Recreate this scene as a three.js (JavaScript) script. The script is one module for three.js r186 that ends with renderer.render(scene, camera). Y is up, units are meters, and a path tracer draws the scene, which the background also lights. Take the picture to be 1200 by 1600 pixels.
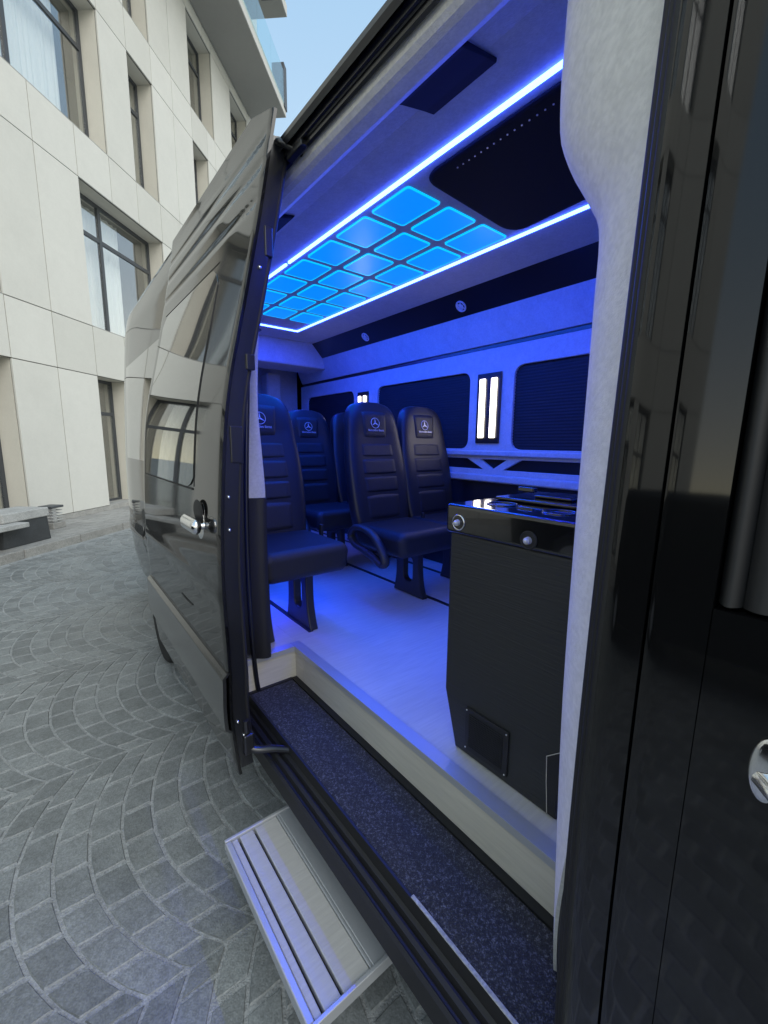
import * as THREE from 'three';
import { RoundedBoxGeometry } from 'three/addons/geometries/RoundedBoxGeometry.js';
import { mergeGeometries } from 'three/addons/utils/BufferGeometryUtils.js';
import { TextGeometry } from 'three/addons/geometries/TextGeometry.js';
import { FontLoader } from 'three/addons/loaders/FontLoader.js';
import { RectAreaLightUniformsLib } from 'three/addons/lights/RectAreaLightUniformsLib.js';

// ---------------------------------------------------------------- camera, sky, sun, exposure
const scene = new THREE.Scene();
const renderer = new THREE.WebGLRenderer({ antialias: true });
renderer.setSize(768, 1024);
renderer.toneMapping = THREE.LinearToneMapping;
renderer.toneMappingExposure = 1.5;
renderer.shadowMap.enabled = true;
RectAreaLightUniformsLib.init();
const D2R = Math.PI / 180, V3 = (x, y, z) => new THREE.Vector3(x, y, z);
const camera = new THREE.PerspectiveCamera(2 * Math.atan(800 / 658) / D2R, 0.75, 0.05, 600);
{
  const yaw = 38.5 * D2R, pitch = -9.3 * D2R, roll = 0.57 * D2R;
  const f = V3(Math.sin(yaw) * Math.cos(pitch), Math.sin(pitch), -Math.cos(yaw) * Math.cos(pitch));
  const r = V3(Math.cos(yaw), 0, Math.sin(yaw)), u = r.clone().cross(f);
  const r2 = r.clone().multiplyScalar(Math.cos(roll)).addScaledVector(u, Math.sin(roll));
  const u2 = u.clone().multiplyScalar(Math.cos(roll)).addScaledVector(r, -Math.sin(roll));
  camera.quaternion.setFromRotationMatrix(new THREE.Matrix4().makeBasis(r2, u2, f.clone().negate()));
  camera.position.set(0, 1.65, 0);
}
const SUN = V3(0.1, 0.62, 0.78).normalize();
{
  const W = 512, H = 256, d = new Float32Array(W * H * 4);
  for (let j = 0; j < H; j++) for (let i = 0; i < W; i++) {
    const el = (j + 0.5) / H * Math.PI - Math.PI / 2, az = (i + 0.5) / W * 2 * Math.PI - Math.PI;
    const dir = V3(Math.cos(el) * Math.cos(az), Math.sin(el), Math.cos(el) * Math.sin(az));
    const h = Math.max(0, Math.sin(el)), a = Math.pow(1 - h, 2.6), k = Math.max(0, dir.dot(SUN));
    const g = 0.5 * Math.pow(k, 3);
    const c = [0.24 + 0.72 * a + g * 0.8, 0.40 + 0.58 * a + g * 0.72, 0.58 + 0.36 * a + g * 0.6];
    const low = Math.pow(1 - h, 9) * 0.35;
    c[0] += low * 0.7; c[1] += low * 0.45; c[2] -= low * 0.35;
    d.set([c[0], c[1], c[2], 1], (j * W + i) * 4);
  }
  const t = new THREE.DataTexture(d, W, H, THREE.RGBAFormat, THREE.FloatType);
  t.mapping = THREE.EquirectangularReflectionMapping; t.magFilter = t.minFilter = THREE.LinearFilter; t.needsUpdate = true;
  scene.background = t; scene.environment = t;
}
const sun = new THREE.DirectionalLight(new THREE.Color(1, 0.955, 0.88), 1.3);
sun.position.copy(SUN).multiplyScalar(40); sun.castShadow = true; sun.shadow.radius = 90;
Object.assign(sun.shadow.camera, { left: -25, right: 25, top: 25, bottom: -25, near: 1, far: 120 });
sun.shadow.mapSize.set(2048, 2048);
scene.add(sun, sun.target);

// ---------------------------------------------------------------- helpers
let seed = 7;
const rnd = () => { seed = (seed + 0x6d2b79f5) | 0; let t = Math.imul(seed ^ (seed >>> 15), 1 | seed); t = (t + Math.imul(t ^ (t >>> 7), 61 | t)) ^ t; return ((t ^ (t >>> 14)) >>> 0) / 4294967296; };
const rr = (a, b) => a + (b - a) * rnd();
const taken = {};
const numbered = (n) => { const k = taken[n] = (taken[n] ?? -1) + 1; return k ? n + '_' + String(k).padStart(3, '0') : n; };
const roots = new Map();
function thing(name, label, category, pos = [0, 0, 0], turn = 0, group) {
  const o = new THREE.Group(); o.name = numbered(name); o.position.set(...pos); o.rotation.y = turn; scene.add(o);
  o.userData = { label, category }; if (group) o.userData.group = group;
  return o;
}
function worldThing(name, label, category, pos) { const o = thing(name, label, category, pos); roots.set(o, V3(...pos)); return o; }
function shade(m) { m.castShadow = m.receiveShadow = true; return m; }
function obj(name, geo, mat, parent = scene) {
  const g = Array.isArray(geo) ? merge(geo) : geo;
  const m = shade(new THREE.Mesh(g, mat));
  m.name = parent === scene ? numbered(name) : name;
  if (roots.has(parent)) m.position.copy(roots.get(parent)).negate();
  parent.add(m); return m;
}
function struct(name, geo, mat, parent = scene) { const m = obj(name, geo, mat, parent); if (parent === scene) m.userData.kind = 'structure'; return m; }
function tag(o, label, category, group) { Object.assign(o.userData, { label, category }); if (group) o.userData.group = group; return o; }
function flat(g) {
  let q = g.index ? g.toNonIndexed() : g;
  for (const k of Object.keys(q.attributes)) if (!['position', 'normal', 'uv'].includes(k)) q.deleteAttribute(k);
  if (!q.attributes.normal) q.computeVertexNormals();
  return q;
}
function uvBox(g) { // uv in metres, by the way each face points
  g = flat(g); const p = g.attributes.position, uv = new Float32Array(p.count * 2), a = V3(), b = V3(), c = V3(), n = V3();
  for (let i = 0; i < p.count; i += 3) {
    a.fromBufferAttribute(p, i); b.fromBufferAttribute(p, i + 1); c.fromBufferAttribute(p, i + 2);
    n.copy(b).sub(a).cross(c.clone().sub(a)); const x = Math.abs(n.x), y = Math.abs(n.y), z = Math.abs(n.z);
    for (let k = 0; k < 3; k++) {
      const v = [a, b, c][k], o = (i + k) * 2;
      if (x >= y && x >= z) { uv[o] = v.z; uv[o + 1] = v.y; } else if (y >= z) { uv[o] = v.x; uv[o + 1] = v.z; } else { uv[o] = v.x; uv[o + 1] = v.y; }
    }
  }
  g.setAttribute('uv', new THREE.BufferAttribute(uv, 2)); return g;
}
const merge = (list) => mergeGeometries(list.map((g) => uvBox(g)));
// box by its corners, edges rounded by r
function bx(x0, x1, y0, y1, z0, z1, r = 0) {
  const w = x1 - x0, h = y1 - y0, d = z1 - z0;
  const g = r ? new RoundedBoxGeometry(w, h, d, 2, Math.min(r, w / 2.01, h / 2.01, d / 2.01)) : new THREE.BoxGeometry(w, h, d);
  g.translate((x0 + x1) / 2, (y0 + y1) / 2, (z0 + z1) / 2); return uvBox(g);
}
// polygon in (x,y) drawn out along z
function exZ(pts, z0, z1, bevel = 0, holes = []) {
  const s = !Array.isArray(pts) ? pts : new THREE.Shape(pts.map((p) => new THREE.Vector2(...p))); s.holes.push(...holes);
  const g = new THREE.ExtrudeGeometry(s, { depth: z1 - z0 - 2 * bevel, bevelEnabled: bevel > 0, bevelThickness: bevel, bevelSize: bevel, bevelOffset: -bevel, bevelSegments: 2, curveSegments: 10 });
  g.translate(0, 0, z0 + bevel); return uvBox(g);
}
// shape in (z,y) drawn out along x from x0 to x1
function exX(shape, x0, x1, bevel = 0) {
  const g = new THREE.ExtrudeGeometry(shape, { depth: x1 - x0 - 2 * bevel, bevelEnabled: bevel > 0, bevelThickness: bevel, bevelSize: bevel, bevelOffset: -bevel, bevelSegments: 2, curveSegments: 10 });
  g.applyMatrix4(new THREE.Matrix4().set(0, 0, 1, x0 + bevel, 0, 1, 0, 0, 1, 0, 0, 0, 0, 0, 0, 1));
  const q = flat(g), p = q.attributes.position, n = q.attributes.normal; // mirrored: turn the faces round again
  for (const at of [p, n]) for (let i = 0; i < at.count; i += 3) { const t = [at.getX(i), at.getY(i), at.getZ(i)]; at.setXYZ(i, at.getX(i + 1), at.getY(i + 1), at.getZ(i + 1)); at.setXYZ(i + 1, ...t); }
  return uvBox(q);
}
function roundRect(x0, y0, x1, y1, r, S = THREE.Shape) {
  const s = new S(); s.moveTo(x0 + r, y0); s.lineTo(x1 - r, y0); s.quadraticCurveTo(x1, y0, x1, y0 + r); s.lineTo(x1, y1 - r); s.quadraticCurveTo(x1, y1, x1 - r, y1);
  s.lineTo(x0 + r, y1); s.quadraticCurveTo(x0, y1, x0, y1 - r); s.lineTo(x0, y0 + r); s.quadraticCurveTo(x0, y0, x0 + r, y0); return s;
}
const poly = (pts, S = THREE.Shape) => { const s = new S(); pts.forEach((p, i) => i ? s.lineTo(...p) : s.moveTo(...p)); s.closePath(); return s; };
// curved sheet fn(u,v) with a back face shifted by off
function sheet(fn, nu, nv, off) {
  const P = [], O = V3(...off), tri = [], front = [], at = (i, j) => i * (nv + 1) + j;
  for (let i = 0; i <= nu; i++) for (let j = 0; j <= nv; j++) front.push(V3(...fn(i / nu, j / nv)));
  const g0 = new THREE.BufferGeometry().setFromPoints(front), ix = [];
  for (let i = 0; i < nu; i++) for (let j = 0; j < nv; j++) { const a = at(i, j), b = at(i + 1, j), c = at(i + 1, j + 1), d = at(i, j + 1); ix.push(a, b, c, a, c, d); }
  g0.setIndex(ix); g0.computeVertexNormals();
  const n0 = g0.attributes.normal, mid = at(nu >> 1, nv >> 1), flip = V3(n0.getX(mid), n0.getY(mid), n0.getZ(mid)).dot(O) > 0;
  const turn = (g) => { const k = g.index.array; for (let i = 0; i < k.length; i += 3) { const t = k[i]; k[i] = k[i + 1]; k[i + 1] = t; } g.computeVertexNormals(); };
  if (flip) turn(g0);
  const g1 = g0.clone(); g1.translate(...off); turn(g1);
  const edge = (list) => { const pts = [], k = []; list.forEach((p) => pts.push(p, p.clone().add(O))); for (let i = 0; i < list.length - 1; i++) k.push(2 * i, 2 * i + 1, 2 * i + 3, 2 * i, 2 * i + 3, 2 * i + 2); const g = new THREE.BufferGeometry().setFromPoints(pts); g.setIndex(k); g.computeVertexNormals(); return g; };
  const col = (i) => Array.from({ length: nv + 1 }, (_, j) => front[at(i, j)]), row = (j) => Array.from({ length: nu + 1 }, (_, i) => front[at(i, j)]);
  return mergeGeometries([g0, g1, edge(col(0)), edge(col(nu)), edge(row(0)), edge(row(nv))].map(uvBox));
}
function tube(pts, r, seg = 24, rs = 6, closed = false) { return new THREE.TubeGeometry(new THREE.CatmullRomCurve3(pts.map((p) => V3(...p)), closed, 'centripetal'), seg, r, rs, closed); }
function lerpTable(T) { return (y) => { if (y <= T[0][0]) return T[0][1]; for (let i = 1; i < T.length; i++) if (y <= T[i][0]) { const k = (y - T[i - 1][0]) / (T[i][0] - T[i - 1][0]); return T[i - 1][1] + k * (T[i][1] - T[i - 1][1]); } return T.at(-1)[1]; }; }
function smoothTable(T) { // Catmull-Rom through the table
  return (y) => { const n = T.length; if (y <= T[0][0]) return T[0][1]; if (y >= T[n - 1][0]) return T[n - 1][1]; let i = 1; while (y > T[i][0]) i++;
    const a = T[i - 1], b = T[i], p = T[Math.max(0, i - 2)], q = T[Math.min(n - 1, i + 1)], h = b[0] - a[0], k = (y - a[0]) / h;
    const ma = (b[1] - p[1]) / (b[0] - p[0]) * h, mb = (q[1] - a[1]) / (q[0] - a[0]) * h, k2 = k * k, k3 = k2 * k;
    return (2 * k3 - 3 * k2 + 1) * a[1] + (k3 - 2 * k2 + k) * ma + (-2 * k3 + 3 * k2) * b[1] + (k3 - k2) * mb; };
}
// value noise textures, tiling
function noiseField(N, cells, sx = 1) {
  const gx = Math.max(2, Math.round(cells / sx)), gy = cells, g = Array.from({ length: gx * gy }, rnd), s = (t) => t * t * (3 - 2 * t), out = new Float32Array(N * N);
  for (let j = 0; j < N; j++) for (let i = 0; i < N; i++) {
    const x = i / N * gx, y = j / N * gy, x0 = Math.floor(x), y0 = Math.floor(y), u = s(x - x0), v = s(y - y0), G = (a, b) => g[(b % gy) * gx + a % gx];
    out[j * N + i] = (G(x0, y0) * (1 - u) + G(x0 + 1, y0) * u) * (1 - v) + (G(x0, y0 + 1) * (1 - u) + G(x0 + 1, y0 + 1) * u) * v;
  }
  return out;
}
function tex(N, layers, fn, metres, srgb = true) {
  const F = layers.map(([c, sx]) => noiseField(N, c, sx)), d = new Uint8Array(N * N * 4);
  for (let k = 0; k < N * N; k++) { const c = fn(F.map((f) => f[k])); d.set([c[0], c[1] ?? c[0], c[2] ?? c[0], 255].map((v) => Math.max(0, Math.min(255, v))), k * 4); }
  const t = new THREE.DataTexture(d, N, N, THREE.RGBAFormat); t.wrapS = t.wrapT = THREE.RepeatWrapping; t.magFilter = THREE.LinearFilter; t.minFilter = THREE.LinearMipmapLinearFilter; t.generateMipmaps = true;
  if (srgb) t.colorSpace = THREE.SRGBColorSpace; t.repeat.set(1 / metres, 1 / metres); t.needsUpdate = true; return t;
}
const rgb = (r, g, b) => new THREE.Color().setRGB(r, g, b);
const std = (c, rough, more = {}) => new THREE.MeshPhysicalMaterial({ color: rgb(...c), roughness: rough, ...more });

// ---------------------------------------------------------------- materials
const tStone = tex(256, [[6], [40], [128]], ([a, b, c]) => [224 + 26 * (a - .5) + 26 * (b - .5) + 46 * (c - .5)], 0.5);
const tStoneB = tex(256, [[20], [90]], ([a, b]) => [255 * (0.4 * a + 0.6 * b)], 0.3, false);
const tPanel = tex(256, [[5], [24], [120]], ([a, b, c]) => { const v = 232 + 4 * (a - .5) + 3 * (b - .5) + 4 * (c - .5); return [v + 2, v, v - 3]; }, 2.6);
const tSuede = tex(256, [[6], [22], [90]], ([a, b, c]) => { const v = 238 + 9 * (a - .5) + 9 * (b - .5) + 16 * (c - .5); return [v, v, v]; }, 0.5);
const tSuedeB = tex(256, [[60], [128]], ([a, b]) => [255 * (0.5 * a + 0.5 * b)], 0.12, false);
const tCarpet = tex(512, [[70], [170], [256]], ([a, b, c]) => { const v = 0.3 * a + 0.4 * b + 0.3 * c, k = v > 0.55 ? 84 + 240 * (v - 0.55) : 46 + 55 * v; return [k * 0.99, k * 0.99, k * 1.0]; }, 0.42);
const tCarpetB = tex(256, [[90], [128]], ([a, b]) => [255 * (0.5 * a + 0.5 * b)], 0.2, false);
const tVinyl = tex(512, [[120, 10], [200, 16], [8, 2]], ([a, b, c]) => { const v = 236 + 9 * (a - .5) + 9 * (b - .5) + 8 * (c - .5); return [v, v - 3, v - 9]; }, 0.8);
const tPleat = tex(256, [[128, 40], [90]], ([a, b]) => [200 + 50 * (a - .5) + 40 * (b - .5)], 0.3);
const tLeatherB = tex(256, [[50], [110]], ([a, b]) => [255 * (0.5 * a + 0.5 * b)], 0.12, false);
const tWoodB = tex(256, [[100, 14], [128, 20]], ([a, b]) => [255 * (0.5 * a + 0.5 * b)], 0.3, false);
const tDust = tex(512, [[8], [40], [160]], ([a, b, c]) => [30 + 40 * a * b + 40 * Math.max(0, c - 0.7)], 1.2, false);
const M = {
  paint: std([0.003, 0.0031, 0.0036], 0.5, { specularIntensity: 0.1, clearcoat: 1, clearcoatRoughness: 0.05 }),
  sideStrip: std([0.016, 0.0165, 0.0165], 0.2, { clearcoat: 0.8, clearcoatRoughness: 0.22 }),
  jamb: std([0.007, 0.0075, 0.01], 0.3, { clearcoat: 0.7, clearcoatRoughness: 0.15 }),
  rubber: std([0.012, 0.012, 0.013], 0.6),
  moulding: std([0.03, 0.03, 0.031], 0.42, { bumpMap: tLeatherB, bumpScale: 0.0004 }),
  plastic: std([0.014, 0.014, 0.016], 0.5, { bumpMap: tLeatherB, bumpScale: 0.0004 }),
  chrome: std([0.8, 0.8, 0.8], 0.12, { metalness: 1 }),
  alu: std([0.55, 0.56, 0.57], 0.38, { metalness: 0.4, bumpMap: tWoodB, bumpScale: 0.0003 }),
  carGlass: std([0.004, 0.005, 0.005], 0.03, { clearcoat: 1, clearcoatRoughness: 0.01 }),
  trim: std([0.90, 0.88, 0.835], 0.92, { map: tSuede, bumpMap: tSuedeB, bumpScale: 0.0008, sheen: 0.3, sheenRoughness: 0.7 }),
  lining: std([0.60, 0.60, 0.605], 0.9, { map: tSuede, bumpMap: tSuedeB, bumpScale: 0.0006 }),
  blackTrim: std([0.012, 0.012, 0.014], 0.3, { clearcoat: 0.5, clearcoatRoughness: 0.2 }),
  softBlack: std([0.009, 0.009, 0.01], 0.8, { specularIntensity: 0.5 }),
  blind: std([0.02, 0.02, 0.024], 0.75, { map: tPleat }),
  leather: std([0.013, 0.0125, 0.013], 0.44, { bumpMap: tLeatherB, bumpScale: 0.0012, clearcoat: 0.12, clearcoatRoughness: 0.35 }),
  stitch: std([0.05, 0.05, 0.055], 0.8),
  silver: std([0.7, 0.7, 0.72], 0.4, { metalness: 0.4 }),
  vinyl: std([0.78, 0.77, 0.74], 0.38, { map: tVinyl, bumpMap: tWoodB, bumpScale: 0.0002 }),
  sillBoard: std([0.72, 0.70, 0.63], 0.5, { map: tVinyl }),
  carpet: std([0.60, 0.595, 0.58], 1, { map: tCarpet, bumpMap: tCarpetB, bumpScale: 0.004 }),
  boxVinyl: std([0.026, 0.027, 0.0275], 0.5, { bumpMap: tWoodB, bumpScale: 0.001 }),
  gloss: std([0.006, 0.006, 0.007], 0.12, { clearcoat: 1, clearcoatRoughness: 0.03 }),
  stepBoard: std([0.6, 0.6, 0.6], 0.5, { bumpMap: tWoodB, bumpScale: 0.0005, map: tVinyl }),
  tyre: std([0.015, 0.015, 0.015], 0.85, { bumpMap: tLeatherB, bumpScale: 0.001 }),
  led: std([0.9, 0.95, 1], 0.4, { emissive: rgb(0.04, 0.09, 1), emissiveIntensity: 14 }),
  tile: std([0.02, 0.08, 0.2], 0.3, { emissive: rgb(0.0, 0.2, 0.85), emissiveIntensity: 0.8 }),
  tileRim: std([0.02, 0.1, 0.25], 0.3, { emissive: rgb(0.0, 0.42, 0.98), emissiveIntensity: 1.0 }),
  lampWhite: std([1, 1, 0.95], 0.4, { emissive: rgb(1, 0.92, 0.72), emissiveIntensity: 2.6 }),
  mortar: std([0.43, 0.44, 0.43], 0.95, { map: tStone, bumpMap: tStoneB, bumpScale: 0.003 }),
  slab: [0, 1, 2].map((k) => std([0.36 + 0.03 * k, 0.35 + 0.03 * k, 0.325 + 0.028 * k], 0.9, { map: tStone, bumpMap: tStoneB, bumpScale: 0.0015 })),
  cladding: [0, 1, 2].map((k) => std([0.655 + 0.028 * k, 0.655 + 0.028 * k, 0.614 + 0.029 * k], 0.72, { map: tPanel })),
  backing: std([0.05, 0.047, 0.044], 0.95),
  reveal: std([0.70, 0.68, 0.61], 0.8, { map: tPanel }),
  frame: std([0.05, 0.055, 0.062], 0.45),
  winGlass: std([0.97, 0.985, 0.975], 0.0, { transmission: 1, thickness: 0, ior: 2.6 }),
  balGlass: std([0.86, 0.95, 0.95], 0.02, { transmission: 1, thickness: 0, ior: 1.52 }),
  curtain: std([0.82, 0.82, 0.81], 0.95),
  room: std([0.12, 0.15, 0.14], 0.9),
  render: std([0.62, 0.62, 0.6], 0.9, { map: tPanel }),
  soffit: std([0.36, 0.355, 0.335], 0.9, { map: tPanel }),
  darkPanel: std([0.07, 0.075, 0.085], 0.6),
  concrete: std([0.5, 0.5, 0.48], 0.85, { map: tStone, bumpMap: tStoneB, bumpScale: 0.002 }),
  benchDark: std([0.05, 0.055, 0.06], 0.6, { map: tStone }),
  leaf: std([0.05, 0.085, 0.03], 0.8, { transmission: 0.3, thickness: 0 }),
  bark: std([0.09, 0.07, 0.05], 0.95),
};
const stoneMats = Array.from({ length: 6 }, (_, k) => std([0.235 + 0.018 * k, 0.25 + 0.0185 * k, 0.248 + 0.018 * k], 0.42 + 0.04 * (k % 3), { map: tStone, bumpMap: tStoneB, bumpScale: 0.0014 }));

// ---------------------------------------------------------------- ground of fanned paving stones
const BX = [-0.064, -9.94], E = [Math.sin(43 * D2R), -Math.cos(43 * D2R)], NRM = [Math.cos(43 * D2R), Math.sin(43 * D2R)];
const toFacade = (x, z) => [(x - BX[0]) * E[0] + (z - BX[1]) * E[1], (x - BX[0]) * NRM[0] + (z - BX[1]) * NRM[1]];
const KERB = 1.35;
const ground = struct('ground', (() => { const g = new THREE.PlaneGeometry(400, 400, 40, 40); g.rotateX(-Math.PI / 2); g.translate(0, -0.005, 0); return uvBox(g); })(), M.mortar);
{
  const R = 0.95, half = 0.61, step = 0.117, pm = Math.asin(half / R), nS = 8, gap = 0.0045;
  const shapes = []; // two courses, the second shifted by half a stone
  for (const shift of [0, 0.5]) {
    const cuts = [-pm]; for (let j = shift ? 0.5 : 1; j < nS - 0.01; j++) cuts.push(-pm + 2 * pm * j / nS); cuts.push(pm);
    const set = [];
    for (let j = 0; j < cuts.length - 1; j++) set.push([cuts[j], cuts[j + 1]]);
    shapes.push(set);
  }
  const stone = (p0, p1, jig) => { // ring of 8 points, top at y 0
    const pt = (p, d) => [-R * Math.cos(p) + d, R * Math.sin(p)];
    const gp = gap / R * (1 + jig * 0.6), q = [pt(p0 + gp, gap), pt((p0 + p1) / 2, gap), pt(p1 - gp, gap), pt(p1 - gp * 1.2, step / 2), pt(p1 - gp, step - gap), pt((p0 + p1) / 2, step - gap), pt(p0 + gp, step - gap), pt(p0 + gp * 1.2, step / 2)];
    const c = q.reduce((s, v) => [s[0] + v[0] / 8, s[1] + v[1] / 8], [0, 0]);
    const mk = (k, y, cut) => q.map(([x, z], i) => { const kk = [0, 2, 4, 6].includes(i) ? k * cut : k; return V3(c[0] + (x - c[0]) * kk, y, c[1] + (z - c[1]) * kk); });
    const lo = mk(1, -0.0062, 0.97), hi = mk(0.94, -0.0008, 0.95), top = V3(c[0], 0.0005, c[1]), P = [];
    for (let i = 0; i < 8; i++) { const j = (i + 1) % 8; P.push(hi[i], hi[j], top, lo[i], lo[j], hi[j], lo[i], hi[j], hi[i]); }
    const g = new THREE.BufferGeometry().setFromPoints(P); g.computeVertexNormals();
    if (g.attributes.normal.getY(0) < 0) { const p = g.attributes.position; for (let i = 0; i < p.count; i += 3) { const t = [p.getX(i), p.getY(i), p.getZ(i)]; p.setXYZ(i, p.getX(i + 1), p.getY(i + 1), p.getZ(i + 1)); p.setXYZ(i + 1, ...t); } g.computeVertexNormals(); }
    return { g: uvBox(g), c };
  };
  const geos = shapes.map((set) => set.map(([a, b]) => [0, 1].map((v) => stone(a, b, v))));
  camera.updateMatrixWorld(); camera.updateProjectionMatrix();
  const all = [], v = V3();
  for (let lane = -6; lane <= 8; lane++) for (let k = -70; k < 34; k++) {
    const z0 = -1.83 - 1.22 * lane, x0 = 1.05 + step * k, set = geos[((k + 1000) % 2)];
    set.forEach((vars) => {
      const s = vars[rnd() < 0.5 ? 0 : 1], x = x0 + s.c[0], z = z0 + s.c[1];
      if (toFacade(x, z)[1] < KERB + 0.12 || x < -6.5 || x > 3.2 || z < -10) return;
      v.set(x, 0, z).project(camera);
      const seen = v.z < 1 && Math.abs(v.x) < 0.98 && Math.abs(v.y) < 0.98 && x < 0.42 && z < 0;
      all.push({ s, x: x0, z: z0, d: seen ? Math.hypot(x, z, 1.65) : 1e3 + Math.hypot(x, z), dy: rr(-0.0012, 0.0012), t: rnd() });
    });
  }
  all.sort((a, b) => a.d - b.d);
  all.forEach((o, i) => { if (i < 300) { const m = obj('paving_stone', o.s.g, stoneMats[Math.floor(o.t * 6)], ground); m.position.set(o.x, o.dy, o.z); } });
  const rest = all.slice(300), n = rest.reduce((a, o) => a + o.s.g.attributes.position.count, 0);
  const P = new Float32Array(n * 3), N = new Float32Array(n * 3), U = new Float32Array(n * 2), C = new Float32Array(n * 3); let w = 0;
  for (const o of rest) {
    const p = o.s.g.attributes.position, q = o.s.g.attributes.normal, f = 0.86 + 0.35 * o.t;
    for (let i = 0; i < p.count; i++, w++) { P.set([p.getX(i) + o.x, p.getY(i) + o.dy, p.getZ(i) + o.z], w * 3); N.set([q.getX(i), q.getY(i), q.getZ(i)], w * 3); U.set([p.getX(i) + o.x, p.getZ(i) + o.z], w * 2); C.set([f, f, f], w * 3); }
  }
  const g = new THREE.BufferGeometry(); g.setAttribute('position', new THREE.BufferAttribute(P, 3)); g.setAttribute('normal', new THREE.BufferAttribute(N, 3)); g.setAttribute('uv', new THREE.BufferAttribute(U, 2)); g.setAttribute('color', new THREE.BufferAttribute(C, 3));
  const mr = stoneMats[2].clone(); mr.vertexColors = true;
  const m = shade(new THREE.Mesh(g, mr)); m.name = 'paving_stones'; m.userData.kind = 'stuff'; ground.add(m);
}

// ---------------------------------------------------------------- pavement in front of the building (local x along the facade, z away from it)
const TURN = 47 * D2R, BASE = [BX[0], 0, BX[1]];
{
  const pav = new THREE.Group(); pav.name = 'pavement'; pav.userData.kind = 'structure'; pav.position.set(...BASE); pav.rotation.y = TURN; scene.add(pav);
  obj('pavement_bed', bx(-14, 16, -0.05, 0.10, -0.1, KERB - 0.13), M.mortar, pav);
  for (let s = -13.9; s < 15.5; s += 1.0) obj('kerb_stone', bx(s + 0.004, s + 0.996, -0.05, 0.125, KERB - 0.125, KERB, 0.015), M.slab[Math.floor(rnd() * 3)], pav);
  const G = [0, 1].map(() => bx(0.004, 0.596, 0.08, 0.12, 0.004, 0.396, 0.004));
  for (let i = 0; i < 50; i++) for (let j = 0; j < 3; j++) { const m = obj('paving_slab', G[0], M.slab[Math.floor(rnd() * 3)], pav); m.position.set(-14 + i * 0.6 + (j % 2) * 0.3, rr(-0.002, 0.001), 0.02 + j * 0.4); }
}

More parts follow.
